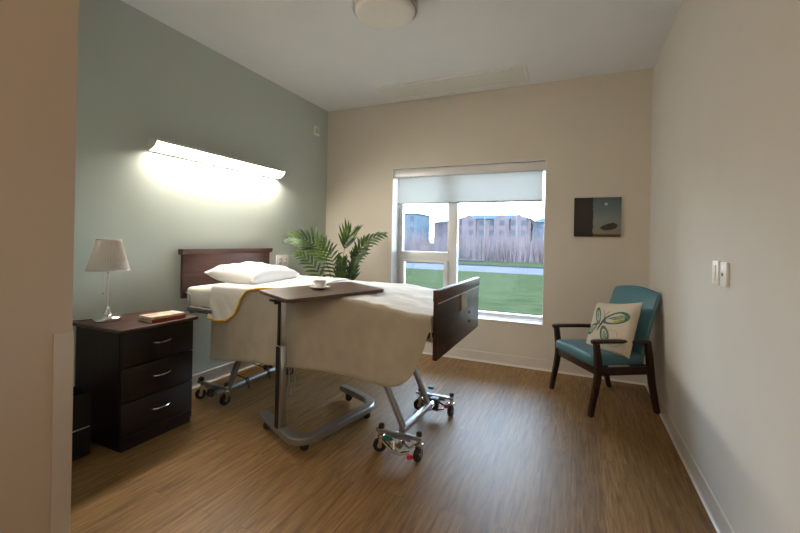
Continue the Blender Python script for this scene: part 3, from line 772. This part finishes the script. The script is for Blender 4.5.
def frond(ctrl, nl, ll, t0=.35, wid=.020, up=(0, 0, 1), droop=.3, seed=1, spread=.75):
    rnd = random.Random(seed)
    c = [V(q)-po for q in ctrl]
    f = bpy.data.objects.new('x', None); bpy.data.objects.remove(f)
    def rach(bm):
        pts = [bez(*c, k/20) for k in range(21)]
        tube(bm, pts, .0055, 6, scale=[1-.75*k/20 for k in range(21)])
    st = part('frond', stem_m, pm, rach)
    def leaves(bm):
        upv = V(up)
        for k in range(nl):
            t = t0+(1-t0)*(k+.5)/nl
            p = bez(*c, t); tg = (bez(*c, min(1, t+.02))-bez(*c, t-.02)).normalized()
            side0 = tg.cross(upv).normalized()
            f = (t-t0)/(1-t0)
            for s in (-1, 1):
                L_ = ll*(.55+.75*math.sin(PI*min(1, (f*.8+.2))))*(.85+.3*rnd.random())
                sp = spread*(1-.55*f)
                d = (tg*(1-sp*.55)+side0*s*sp+upv*(.12*rnd.random())).normalized()
                side = d.cross(upv).normalized()
                prev = None; n = 6
                for i in range(n+1):
                    q = i/n
                    pp = p+d*L_*q+V((0, 0, -droop*L_*q*q))
                    ww = wid*.5*(math.sin(PI*min(1, q*.78+.12))**.8)*(1-q**6)+.0004
                    nb = side*math.cos(.3)+upv*.3*s
                    a = bm.verts.new(pp+side*ww+V((0, 0, .25*ww))); m_ = bm.verts.new(pp); b3 = bm.verts.new(pp-side*ww+V((0, 0, .25*ww)))
                    if prev:
                        bm.faces.new((prev[0], a, m_, prev[1])); bm.faces.new((prev[1], m_, b3, prev[2]))
                    prev = (a, m_, b3)
    lo = part('leaflets', leaf_m, st, leaves)
    md = lo.modifiers.new('s', 'SOLIDIFY'); md.thickness = .0006
B0 = V((-2.22, 3.46, .30))
def fr(mid1, mid2, tip, **k): frond([tuple(B0+V((random.uniform(-.03, .03), random.uniform(-.03, .03), 0))), mid1, mid2, tip], **k)
FR = True
CAMUP = (.5, -.82, .25)
fr((-2.25, 3.45, .80), (-2.27, 3.36, 1.24), (-2.62, 3.18, 1.21), nl=12, ll=.155, t0=.52, wid=.026, seed=1, droop=.10, up=CAMUP, spread=.8)
fr((-2.27, 3.40, .60), (-2.32, 3.30, .98), (-2.50, 3.14, 1.06), nl=9, ll=.10, t0=.5, seed=2, droop=.2, wid=.022, up=CAMUP)
fr((-2.21, 3.50, .80), (-2.22, 3.52, 1.1), (-2.15, 3.56, 1.26), nl=6, ll=.17, t0=.72, seed=3, wid=.026, droop=-.05, up=CAMUP, spread=.55)
fr((-2.20, 3.50, .80), (-2.10, 3.52, 1.20), (-1.71, 3.48, 1.26), nl=9, ll=.115, t0=.55, seed=4, wid=.024, droop=.25, up=CAMUP, spread=.6)
fr((-2.18, 3.42, .75), (-2.20, 3.40, 1.02), (-2.33, 3.30, 1.20), nl=13, ll=.135, t0=.40, seed=5, wid=.020, droop=.30, up=(.6, -.7, .3), spread=1.)
fr((-2.18, 3.50, .75), (-2.10, 3.50, 1.02), (-1.93, 3.46, 1.10), nl=6, ll=.10, t0=.6, seed=6, wid=.022, droop=.3, up=CAMUP)
fr((-2.17, 3.40, .60), (-2.13, 3.36, .85), (-2.10, 3.34, .98), nl=7, ll=.13, t0=.5, seed=7, droop=-.1, wid=.028, up=CAMUP, spread=.5)
fr((-2.13, 3.44, .60), (-2.05, 3.42, .82), (-2.00, 3.42, .98), nl=7, ll=.12, t0=.5, seed=8, droop=-.05, wid=.028, up=CAMUP, spread=.5)
fr((-2.17, 3.52, .80), (-2.10, 3.60, 1.05), (-2.02, 3.68, 1.20), nl=7, ll=.12, t0=.6, seed=9, wid=.022, droop=.1, up=CAMUP)

# ------------------------------------------------------------------ armchair
ch = thing('armchair', 'dark wood armchair with teal vinyl seat and back in the corner', 'chair', (.185, 3.435, 0), math.radians(-58))
def rawleg(pts, w0, d0):
    """pts: (y, z, half depth)"""
    def fn(bm, s=0):
        pass
    return fn
def legshape(bm, x, pts, w_):
    rings = []
    for y, z, hd in pts:
        rings.append([bm.verts.new((x-w_/2, y-hd, z)), bm.verts.new((x+w_/2, y-hd, z)), bm.verts.new((x+w_/2, y+hd, z)), bm.verts.new((x-w_/2, y+hd, z))])
    for a, c in zip(rings, rings[1:]):
        for k in range(4): bm.faces.new((a[k], a[(k+1) % 4], c[(k+1) % 4], c[k]))
    bm.faces.new(rings[0][::-1]); bm.faces.new(rings[-1])
    bmesh.ops.bevel(bm, geom=list(bm.edges), offset=.004, segments=2, affect='EDGES')
AX = .262
front = [(-.245, 0, .016), (-.232, .08, .018), (-.207, .20, .021), (-.194, .30, .023), (-.194, .38, .023), (-.205, .46, .020), (-.212, .512, .019)]
back = [(.275, 0, .016), (.250, .10, .019), (.225, .22, .022), (.212, .32, .023), (.200, .42, .022), (.185, .512, .020)]
for s in (-1, 1):
    part('leg', chairwood, ch, lambda bm: legshape(bm, s*AX, front, .034), ang=30)
    part('leg', chairwood, ch, lambda bm: legshape(bm, s*AX, back, .034), ang=30)
    def arm(bm):
        rings = []
        for y, z, hw in ((-.245, .520, .019), (-.237, .522, .024), (-.17, .525, .025), (0, .523, .024), (.14, .518, .022), (.205, .513, .021)):
            rings.append([bm.verts.new((s*AX-hw, y, z-.013)), bm.verts.new((s*AX+hw, y, z-.013)), bm.verts.new((s*AX+hw, y, z+.013)), bm.verts.new((s*AX-hw, y, z+.013))])
        for a, c in zip(rings, rings[1:]):
            for k in range(4): bm.faces.new((a[k], a[(k+1) % 4], c[(k+1) % 4], c[k]))
        bm.faces.new(rings[0][::-1]); bm.faces.new(rings[-1])
        bmesh.ops.bevel(bm, geom=list(bm.edges), offset=.007, segments=3, affect='EDGES')
    part('armrest', chairwood, ch, arm, ang=50)
def srail(bm):
    box(bm, (-AX+.018, -.210, .285), (AX-.018, -.184, .340), .004)
    box(bm, (-AX+.018, .19, .285), (AX-.018, .215, .340), .004)
    for s in (-1, 1): box(bm, (s*AX-.013, -.175, .285), (s*AX+.013, .19, .340), .004)
part('seat_rail', chairwood, ch, srail)
def seat(bm):
    box(bm, (-.242, -.235, .340), (.242, .19, .418), .026, 4)
    bmesh.ops.subdivide_edges(bm, edges=[e for e in bm.edges if (e.verts[0].co-e.verts[1].co).length > .2], cuts=8, use_grid_fill=True)
    for v in bm.verts:
        if v.co.z > .39: v.co.z += .012*max(0, 1-(v.co.x/.24)**2)*max(0, 1-((v.co.y+.03)/.24)**2)
part('seat', teal, ch, seat, ang=60)
def cback(bm):
    n = 18; W2 = .25
    rows_f, rows_b = [], []
    zs = [.415+(.465)*i/14 for i in range(15)]
    def yb(z): return .207+.130*(z-.40)/.5+.02*((z-.40)/.5)**2 - .04
    outline = []
    for i in range(15):
        t = i/14; rf, rb = [], []
        for j in range(n+1):
            u = -1+2*j/n
            top = .855+.030*math.cos(u*PI/2)**1.0
            z = .375+(top-.375)*t
            th = .052*(1-(abs(u))**7*.45)*(1-(abs(2*t-1))**9*.45)
            puff = .010*(1-u*u)*(1-(2*t-1)**2)
            x = W2*u*(1-.04*t)
            y0 = yb(z)
            rf.append(V((x, y0-th/2-puff, z))); rb.append(V((x, y0+th/2, z)))
        rows_f.append(rf); rows_b.append(rb)
    gf = grid(bm, rows_f); gb = grid(bm, rows_b)
    def bridge(a, c):
        for k in range(len(a)-1): bm.faces.new((a[k], a[k+1], c[k+1], c[k]))
    bridge(gf[0], gb[0]); bridge(gf[-1], gb[-1]); bridge([r[0] for r in gf], [r[0] for r in gb]); bridge([r[-1] for r in gf], [r[-1] for r in gb])
    bmesh.ops.recalc_face_normals(bm, faces=bm.faces)
    es = [e for e in bm.edges if len(e.link_faces) == 2 and e.calc_face_angle(0) > .9]
    bmesh.ops.bevel(bm, geom=es, offset=.011, segments=3, affect='EDGES')
part('backrest', teal, ch, cback, ang=55)

# butterfly cushion
cu = thing('throw_cushion', 'square cream cushion with green butterfly print on the teal armchair', 'cushion')
CUA = .42
part('cushion_cover', cushion_m, cu, lambda bm: pillow_mesh(bm, CUA, CUA, .115, seed=11, corner=.09, wr=.005), ang=80)
def surf(x, y):
    u, v = max(-.97, min(.97, x/(CUA/2))), max(-.97, min(.97, y/(CUA/2)))
    prof = (1-u**4)**.55*(1-v**4)**.55
    z = .115/2*prof + .005*nz((u*3+11, v*3, 2), 1)*prof + .005*.7*nz((u*9+11, v*5, 1), 1)*prof*(.3+abs(u*v))
    return z+.0022
def blob(bm, c, ax, a, b2, hole=None, n=28, pinch=.3):
    """flat ink patch following the cushion: a leaf-shaped wing with optional hollow"""
    ca, sa_ = math.cos(ax), math.sin(ax)
    def pt(r, k, s=1):
        t = 2*PI*k/n
        x = math.cos(t)*a; y = math.sin(t)*b2*(1-pinch*(1-math.cos(t))/2*1.2)
        x *= r; y *= r
        X, Y = 1.17*(c[0]+x*ca-y*sa_), 1.17*(c[1]+x*sa_+y*ca)
        return V((X, Y, surf(X, Y)+(.0005 if s > 1 else 0)))
    radii = [hole] if hole else [0.001]
    R_ = [hole or .001]+[(hole or 0)+(1-(hole or 0))*q for q in (.35, .7, 1)]
    rings = [[bm.verts.new(pt(rr, k)) for k in range(n)] for rr in R_]
    for A, B in zip(rings, rings[1:]):
        for k in range(n): bm.faces.new((A[k], A[(k+1) % n], B[(k+1) % n], B[k]))
def ink_line(bm, pts, w_):
    pts = [(1.17*x, 1.17*y) for x, y in pts]; pts = [V((x, y, surf(x, y)+.0006)) for x, y in pts]
    sweep(bm, pts, rectp(w_, .0008))
def wings_o(bm):
    blob(bm, (.055, .045), .22, .098, .048, hole=.72)
    blob(bm, (-.085, .060), 1.95, .065, .028, hole=.62)
    blob(bm, (.000, -.060), -1.1, .060, .040, hole=.62)
    blob(bm, (-.110, -.030), -2.3, .052, .030, hole=.62)
part('butterfly_print', ink_green, cu, wings_o, smooth=False)
def wings_i(bm, which):
    bl_ = [((.075, .050), .22, .055, .016), ((-.088, .066), 1.95, .035, .010), ((.004, -.066), -1.1, .030, .016), ((-.112, -.033), -2.3, .028, .012)][which]
    blob(bm, *bl_)
for w_i in range(4): part('butterfly_print', ink_sage, cu, lambda bm: wings_i(bm, w_i), smooth=False)
part('butterfly_print', ink_gold, cu, lambda bm: blob(bm, (.080, .030), .28, .042, .007), smooth=False)
def bodyp(bm):
    blob(bm, (-.045, .0), 1.15, .048, .008); ink_line(bm, [(-.028, .04), (-.02, .07), (.0, .095)], .003); ink_line(bm, [(-.028, .04), (-.035, .075), (-.05, .10)], .003)
    blob(bm, (.03, .048), .25, .03, .004)
part('butterfly_print', ink_plum, cu, bodyp, smooth=False)
def swirl(bm):
    ink_line(bm, [(.06+.04*math.cos(t*.3), -.07+.04*math.sin(t*.3)) for t in range(14)], .002)
    ink_line(bm, [(.04, -.12), (.09, -.135), (.14, -.11)], .002)
part('scroll_print', mat('brown_ink', (.22, .17, .12), .9, noise_amt=.1), cu, swirl, smooth=False)
cu.location = (.262, 3.385, .578)
Rl = Matrix.Rotation(math.radians(-52), 4, 'Z') @ Matrix.Rotation(math.radians(66), 4, 'X') @ Matrix.Rotation(math.radians(9), 4, 'Z')
cu.rotation_euler = Rl.to_euler()

# ------------------------------------------------------------------ outside
G = -.4
grass_m, nt, b = new_mat('lawn_grass')
tc = nt.nodes.new('ShaderNodeTexCoord'); n1 = nt.nodes.new('ShaderNodeTexNoise'); n1.inputs['Scale'].default_value = 1.3; n1.inputs['Detail'].default_value = 10; n1.inputs['Roughness'].default_value = .7
r = nt.nodes.new('ShaderNodeValToRGB'); r.color_ramp.elements[0].position = .3; r.color_ramp.elements[1].position = .7
r.color_ramp.elements[0].color = (.0135, .021, .0095, 1); r.color_ramp.elements[1].color = (.037, .042, .021, 1)
mpg = nt.nodes.new('ShaderNodeMapping'); mpg.inputs['Scale'].default_value = (1.2, 3.4, 1)
nt.links.new(tc.outputs['Object'], mpg.inputs[0]); nt.links.new(mpg.outputs[0], n1.inputs['Vector']); nt.links.new(n1.outputs['Fac'], r.inputs[0]); nt.links.new(r.outputs[0], b.inputs['Base Color']); b.inputs['Roughness'].default_value = .95; b.inputs['Specular IOR Level'].default_value = 0.
struct('ground', grass_m, lambda bm: box(bm, (-160, YF+T, G-.3), (160, 240, G)), 'green lawn outside the window', smooth=False)
road_m = mat('pale_asphalt', (.058, .059, .064), .95, spec=.0, noise_amt=.1, nscale=2)
struct('road', road_m, lambda bm: box(bm, (-90, 21.3, G), (60, 26.6, G+.02)), 'pale road across the lawn', smooth=False)
kerb_m = mat('kerb_concrete', (.030, .033, .037), .95, spec=0., noise_amt=.1, nscale=2)
struct('kerb', kerb_m, lambda bm: box(bm, (-90, 26.6, G), (60, 26.9, G+.12)), smooth=False)
struct('facade_outside', mat('facade', (.3, .3, .3), .8, noise_amt=.05), lambda bm: box(bm, (XR+.1, YF+T-.05, G-.3), (XR+.15, YF+T, HC)), smooth=False)

def brushf(bm):
    rnd = random.Random(4)
    for i in range(11000):
        y = 34.5+rnd.random()**1.6*34; x = rnd.uniform(-y*.72, y*.06)
        big = rnd.random()
        h = (.8+2.1*rnd.random()**1.4)*(1+(y-34)*.011)
        if big > .90: h *= 1.45
        w_ = .010+.016*rnd.random()
        if big > .90: w_ *= 1.2
        lx, ly = rnd.uniform(-.35, .35)*h*.5, rnd.uniform(-.2, .2)*h*.5
        a = bm.verts.new((x-w_, y, G)); c = bm.verts.new((x+w_, y, G)); e = bm.verts.new((x, y+w_*1.5, G)); d = bm.verts.new((x+lx, y+ly, G+h))
        mi = 0 if rnd.random() < .45 else (1 if rnd.random() < .6 else 2)
        for f in ((a, c, d), (c, e, d), (e, a, d)):
            ff = bm.faces.new(f); ff.material_index = mi
bmats = [mat('brush_pale', (.125, .098, .098), .95, spec=0., noise_amt=.2, nscale=.5), mat('brush_brown', (.066, .048, .052), .95, spec=0., noise_amt=.2, nscale=.5), mat('brush_grey', (.090, .084, .098), .95, spec=0., noise_amt=.2, nscale=.5)]
o = part('dry_brush', bmats, None, brushf, smooth=False)
tag(o, 'tall dry leafless brush growing behind the road', 'brush', kind='stuff')

def bare_tree(bm, h, rnd, rad):
    def br_(p, d, L_, r_, lev):
        e = p+d*L_
        mid = p+d*L_*.5+V((rnd.uniform(-.04, .04), rnd.uniform(-.04, .04), 0))*L_
        tube(bm, [p, mid, e], r_, 5, scale=[1, .8, .55])
        if lev == 0: return
        for k in range(4 if lev > 1 else 3):
            q = p+(e-p)*rnd.uniform(.35, .98)
            a = rnd.uniform(0, 2*PI); dd = (d+V((math.cos(a), math.sin(a), .25))*rnd.uniform(.45, .8)).normalized()
            br_(q, dd, L_*rnd.uniform(.4, .6), r_*.5, lev-1)
    br_(V((0, 0, 0)), V((0, 0, 1)), h, rad, 2)
tree_m = mat('bare_bark', (.060, .055, .062), .95, spec=0., noise_amt=.2)
for i, (x, y, h) in enumerate([(-5, 52, 6.5), (-8.5, 60, 8), (-11, 55, 6), (-15, 62, 7), (-19, 58, 6.5), (-22, 62, 8), (-25, 60, 7), (-29, 64, 7.5), (-34, 66, 7), (-2.6, 58, 7.5), (-13, 48, 5), (-7, 46, 5)]):
    bm = bmesh.new(); bare_tree(bm, h*.75, random.Random(i+20), .042)
    o = obj('bare_tree', bm, tree_m, None, loc=(x, y, G))
    tag(o, 'thin leafless tree standing in the dry brush', 'tree', 'bare trees in the brush')
# staked saplings beside the road
post_m = mat('sapling_dark', (.025, .024, .028), .9, noise_amt=.2)
for (x, h, lab) in ((-9.05, 2.35, 'left dark thin sapling trunk standing beyond the road'), (-7.25, 2.25, 'right dark thin sapling trunk standing beyond the road'), (-8.15, .95, 'short dark post between the two sapling trunks')):
    bm = bmesh.new(); r_ = .05 if h > 1 else .13
    tube(bm, [(0, 0, 0), (.02, 0, h*.5), (-.02, 0, h)], r_, 8, scale=[1, .8, .45])
    if h > 1:
        for k in range(8):
            z = h*(.35+.08*k); a = k*2.4; tube(bm, [(0, 0, z), (.16*math.cos(a), .16*math.sin(a), z+.22)], .014, 5)
    o = obj('sapling' if h > 1 else 'stake_post', bm, post_m, None, loc=(x, 33.4, G)); tag(o, lab, 'tree' if h > 1 else 'post', 'saplings beyond the road' if h > 1 else None)
o = part('low_log', post_m, None, lambda bm: tube(bm, [(-9.3, 33.0, G+.07), (-6.9, 33.0, G+.07)], .07, 8)); tag(o, 'low dark log lying on the grass below the saplings', 'log')

# street lamps
lampm = mat('pole_grey', (.08, .085, .095), .6, .3, noise_amt=.05)
for (x, y, h, lab) in ((-26.7, 95, 12.1, 'tall grey street lamp left of the far building roof'), (-20.0, 95, 12.0, 'tall grey street lamp above the middle of the far roof'), (-12.6, 95, 12.0, 'tall grey street lamp above the right half of far roof')):
    t = thing('street_lamp', lab, 'street lamp', (x, y, G), 0, 'street lamps beyond the brush')
    part('lamp_pole', lampm, t, lambda bm: tube(bm, [(0, 0, 0), (0, 0, h)], .12, 8, scale=[1, .6]))
    part('lamp_head', lampm, t, lambda bm: box(bm, (-.6, -.2, h-.12), (.6, .2, h+.05), .03))

# buildings
wall_pink = mat('brick_pink', (.088, .072, .078), .9, spec=0., noise_amt=.08, nscale=.4); wall_grey = mat('siding_bluegrey', (.062, .080, .100), .9, spec=0., noise_amt=.08, nscale=.4)
roof_m = mat('roof_bluegrey', (.038, .060, .082), .9, spec=0., noise_amt=.1, nscale=.5); winm = mat('far_window', (.040, .050, .068), .8, spec=0., noise_amt=.05)
def building(x0, x1, y, h, wm, label, roof=1.6, floors=3, flat=False, gables=()):
    t = thing('apartment_building', label, 'building', ((x0+x1)/2, y, G), 0, 'far buildings beyond the brush')
    w2 = (x1-x0)/2; d = 12
    part('wall', wm, t, lambda bm: box(bm, (-w2, 0, 0), (w2, d, h)), smooth=False)
    def rf(bm):
        if flat: box(bm, (-w2-.3, -.3, h), (w2+.3, d+.3, h+.35))
        else:
            A = [bm.verts.new(p) for p in ((-w2-.5, -.6, h), (w2+.5, -.6, h), (w2+.5, d+.6, h), (-w2-.5, d+.6, h), (-w2+4, d/2, h+roof), (w2-4, d/2, h+roof))]
            for f in ((0, 1, 5, 4), (1, 2, 5), (2, 3, 4, 5), (3, 0, 4), (3, 2, 1, 0)): bm.faces.new([A[k] for k in f])
    r_ = part('roof', roof_m, t, rf, smooth=False)
    for gx in gables:
        part('gable', wm, t, lambda bm: prism(bm, [(gx-2.2, 0), (gx+2.2, 0), (gx+2.2, h), (gx, h+1.3), (gx-2.2, h)], 'y', -.8, 3), smooth=False)
    fh = h/floors; nx = int((x1-x0)/3.1)
    for f in range(floors):
        for k in range(nx):
            cx = -w2+(k+.5)*(2*w2/nx)
            part('window', winm, t, lambda bm: box(bm, (cx-.65, -.9 if any(abs(cx-g) < 2.2 for g in gables) else -.06, f*fh+fh*.32), (cx+.65, -.7 if any(abs(cx-g) < 2.2 for g in gables) else .02, f*fh+fh*.82)), smooth=False)
building(-34.5, -12.5, 122, 8.9, wall_pink, 'long far pinkish apartment building with blue-grey roof behind the brush', 1.6, gables=(-7, 3, 8))
building(-11.8, -1.5, 126, 8.1, wall_grey, 'smaller far blue-grey house with hipped roof, right of long building', 2.2)
building(-57, -46.5, 118, 10.2, wall_grey, 'tall flat-roofed far block seen through the left window pane', flat=True)
building(-45.8, -36.5, 133, 8.3, wall_pink, 'lower pinkish far block between the tall block and window mullion', 1.2)

# ------------------------------------------------------------------ lights
wd = bpy.data.worlds.new('World'); bpy.context.scene.world = wd; wd.use_nodes = True
nt = wd.node_tree; bg = nt.nodes['Background']
tc = nt.nodes.new('ShaderNodeTexCoord'); sp = nt.nodes.new('ShaderNodeSeparateXYZ'); r = nt.nodes.new('ShaderNodeValToRGB')
nt.links.new(tc.outputs['Generated'], sp.inputs[0]); nt.links.new(sp.outputs['Z'], r.inputs[0]); nt.links.new(r.outputs[0], bg.inputs[0])
r.color_ramp.elements[0].position = 0.0; r.color_ramp.elements[0].color = (.90, .95, 1, 1)
r.color_ramp.elements[1].position = .5; r.color_ramp.elements[1].color = (.55, .72, 1, 1)
q = r.color_ramp.elements.new(.10); q.color = (.78, .89, 1, 1)
bg.inputs['Strength'].default_value = 8.0

def area(name, loc, sx, sy, e, col, rot):
    l = bpy.data.lights.new(name, 'AREA'); l.shape = 'RECTANGLE'; l.size = sx; l.size_y = sy; l.energy = e; l.color = col
    o = bpy.data.objects.new(name, l); C.objects.link(o); o.location = loc; o.rotation_euler = rot
    return o
el = thing('ceiling_lamp', 'added round fill lamp in the entrance, unseen behind the viewpoint', 'lamp', (-.45, -1.55, HC))  # added lamp out of view, warm ambient fill for the room
part('metal_ring', steel, el, lambda bm: lathe(bm, [(0, 0), (.165, 0), (.205, -.012), (.208, -.05), (.200, -.072), (.192, -.074), (.19, -.05), (0, -.05)], n=48))
part('diffuser', emis('entry_fill_glow', (1., .76, .5), 3.), el, lambda bm: lathe(bm, [(.189, -.055), (.189, -.075), (.18, -.085), (.14, -.096), (.08, -.103), (0, -.106)], n=48))
pl = bpy.data.lights.new('entry_fill_light', 'POINT'); pl.energy = 20; pl.color = (1., .78, .53); pl.shadow_soft_size = .15  # point light added under the unseen lamp to lift the room
plo = bpy.data.objects.new('entry_fill_light', pl); C.objects.link(plo); plo.location = (-.45, -1.55, HC-.30)

# ------------------------------------------------------------------ camera
f_px = 396.9; roll = .0204; yaw = -.417
Fd = V((math.sin(yaw), math.cos(yaw), 0)); R0 = V((math.cos(yaw), -math.sin(yaw), 0)); U0 = V((0, 0, 1))
Rr = R0*math.cos(roll)+U0*math.sin(roll); Uu = U0*math.cos(roll)-R0*math.sin(roll)
cam = bpy.data.cameras.new('camera'); co = bpy.data.objects.new('camera', cam); C.objects.link(co)
M = Matrix((Rr, Uu, -Fd)).transposed().to_4x4(); M.translation = V((0, 0, 1.2)); co.matrix_world = M
cam.sensor_width = 36; cam.sensor_fit = 'HORIZONTAL'; cam.lens = f_px/800*36; cam.shift_y = -25.65/800; cam.clip_start = .02; cam.clip_end = 1000
S = bpy.context.scene; S.camera = co
S.view_settings.view_transform = 'Standard'; S.view_settings.look = 'None'; S.view_settings.gamma = 1; S.view_settings.use_curve_mapping = False
S.view_settings.exposure = 1.17
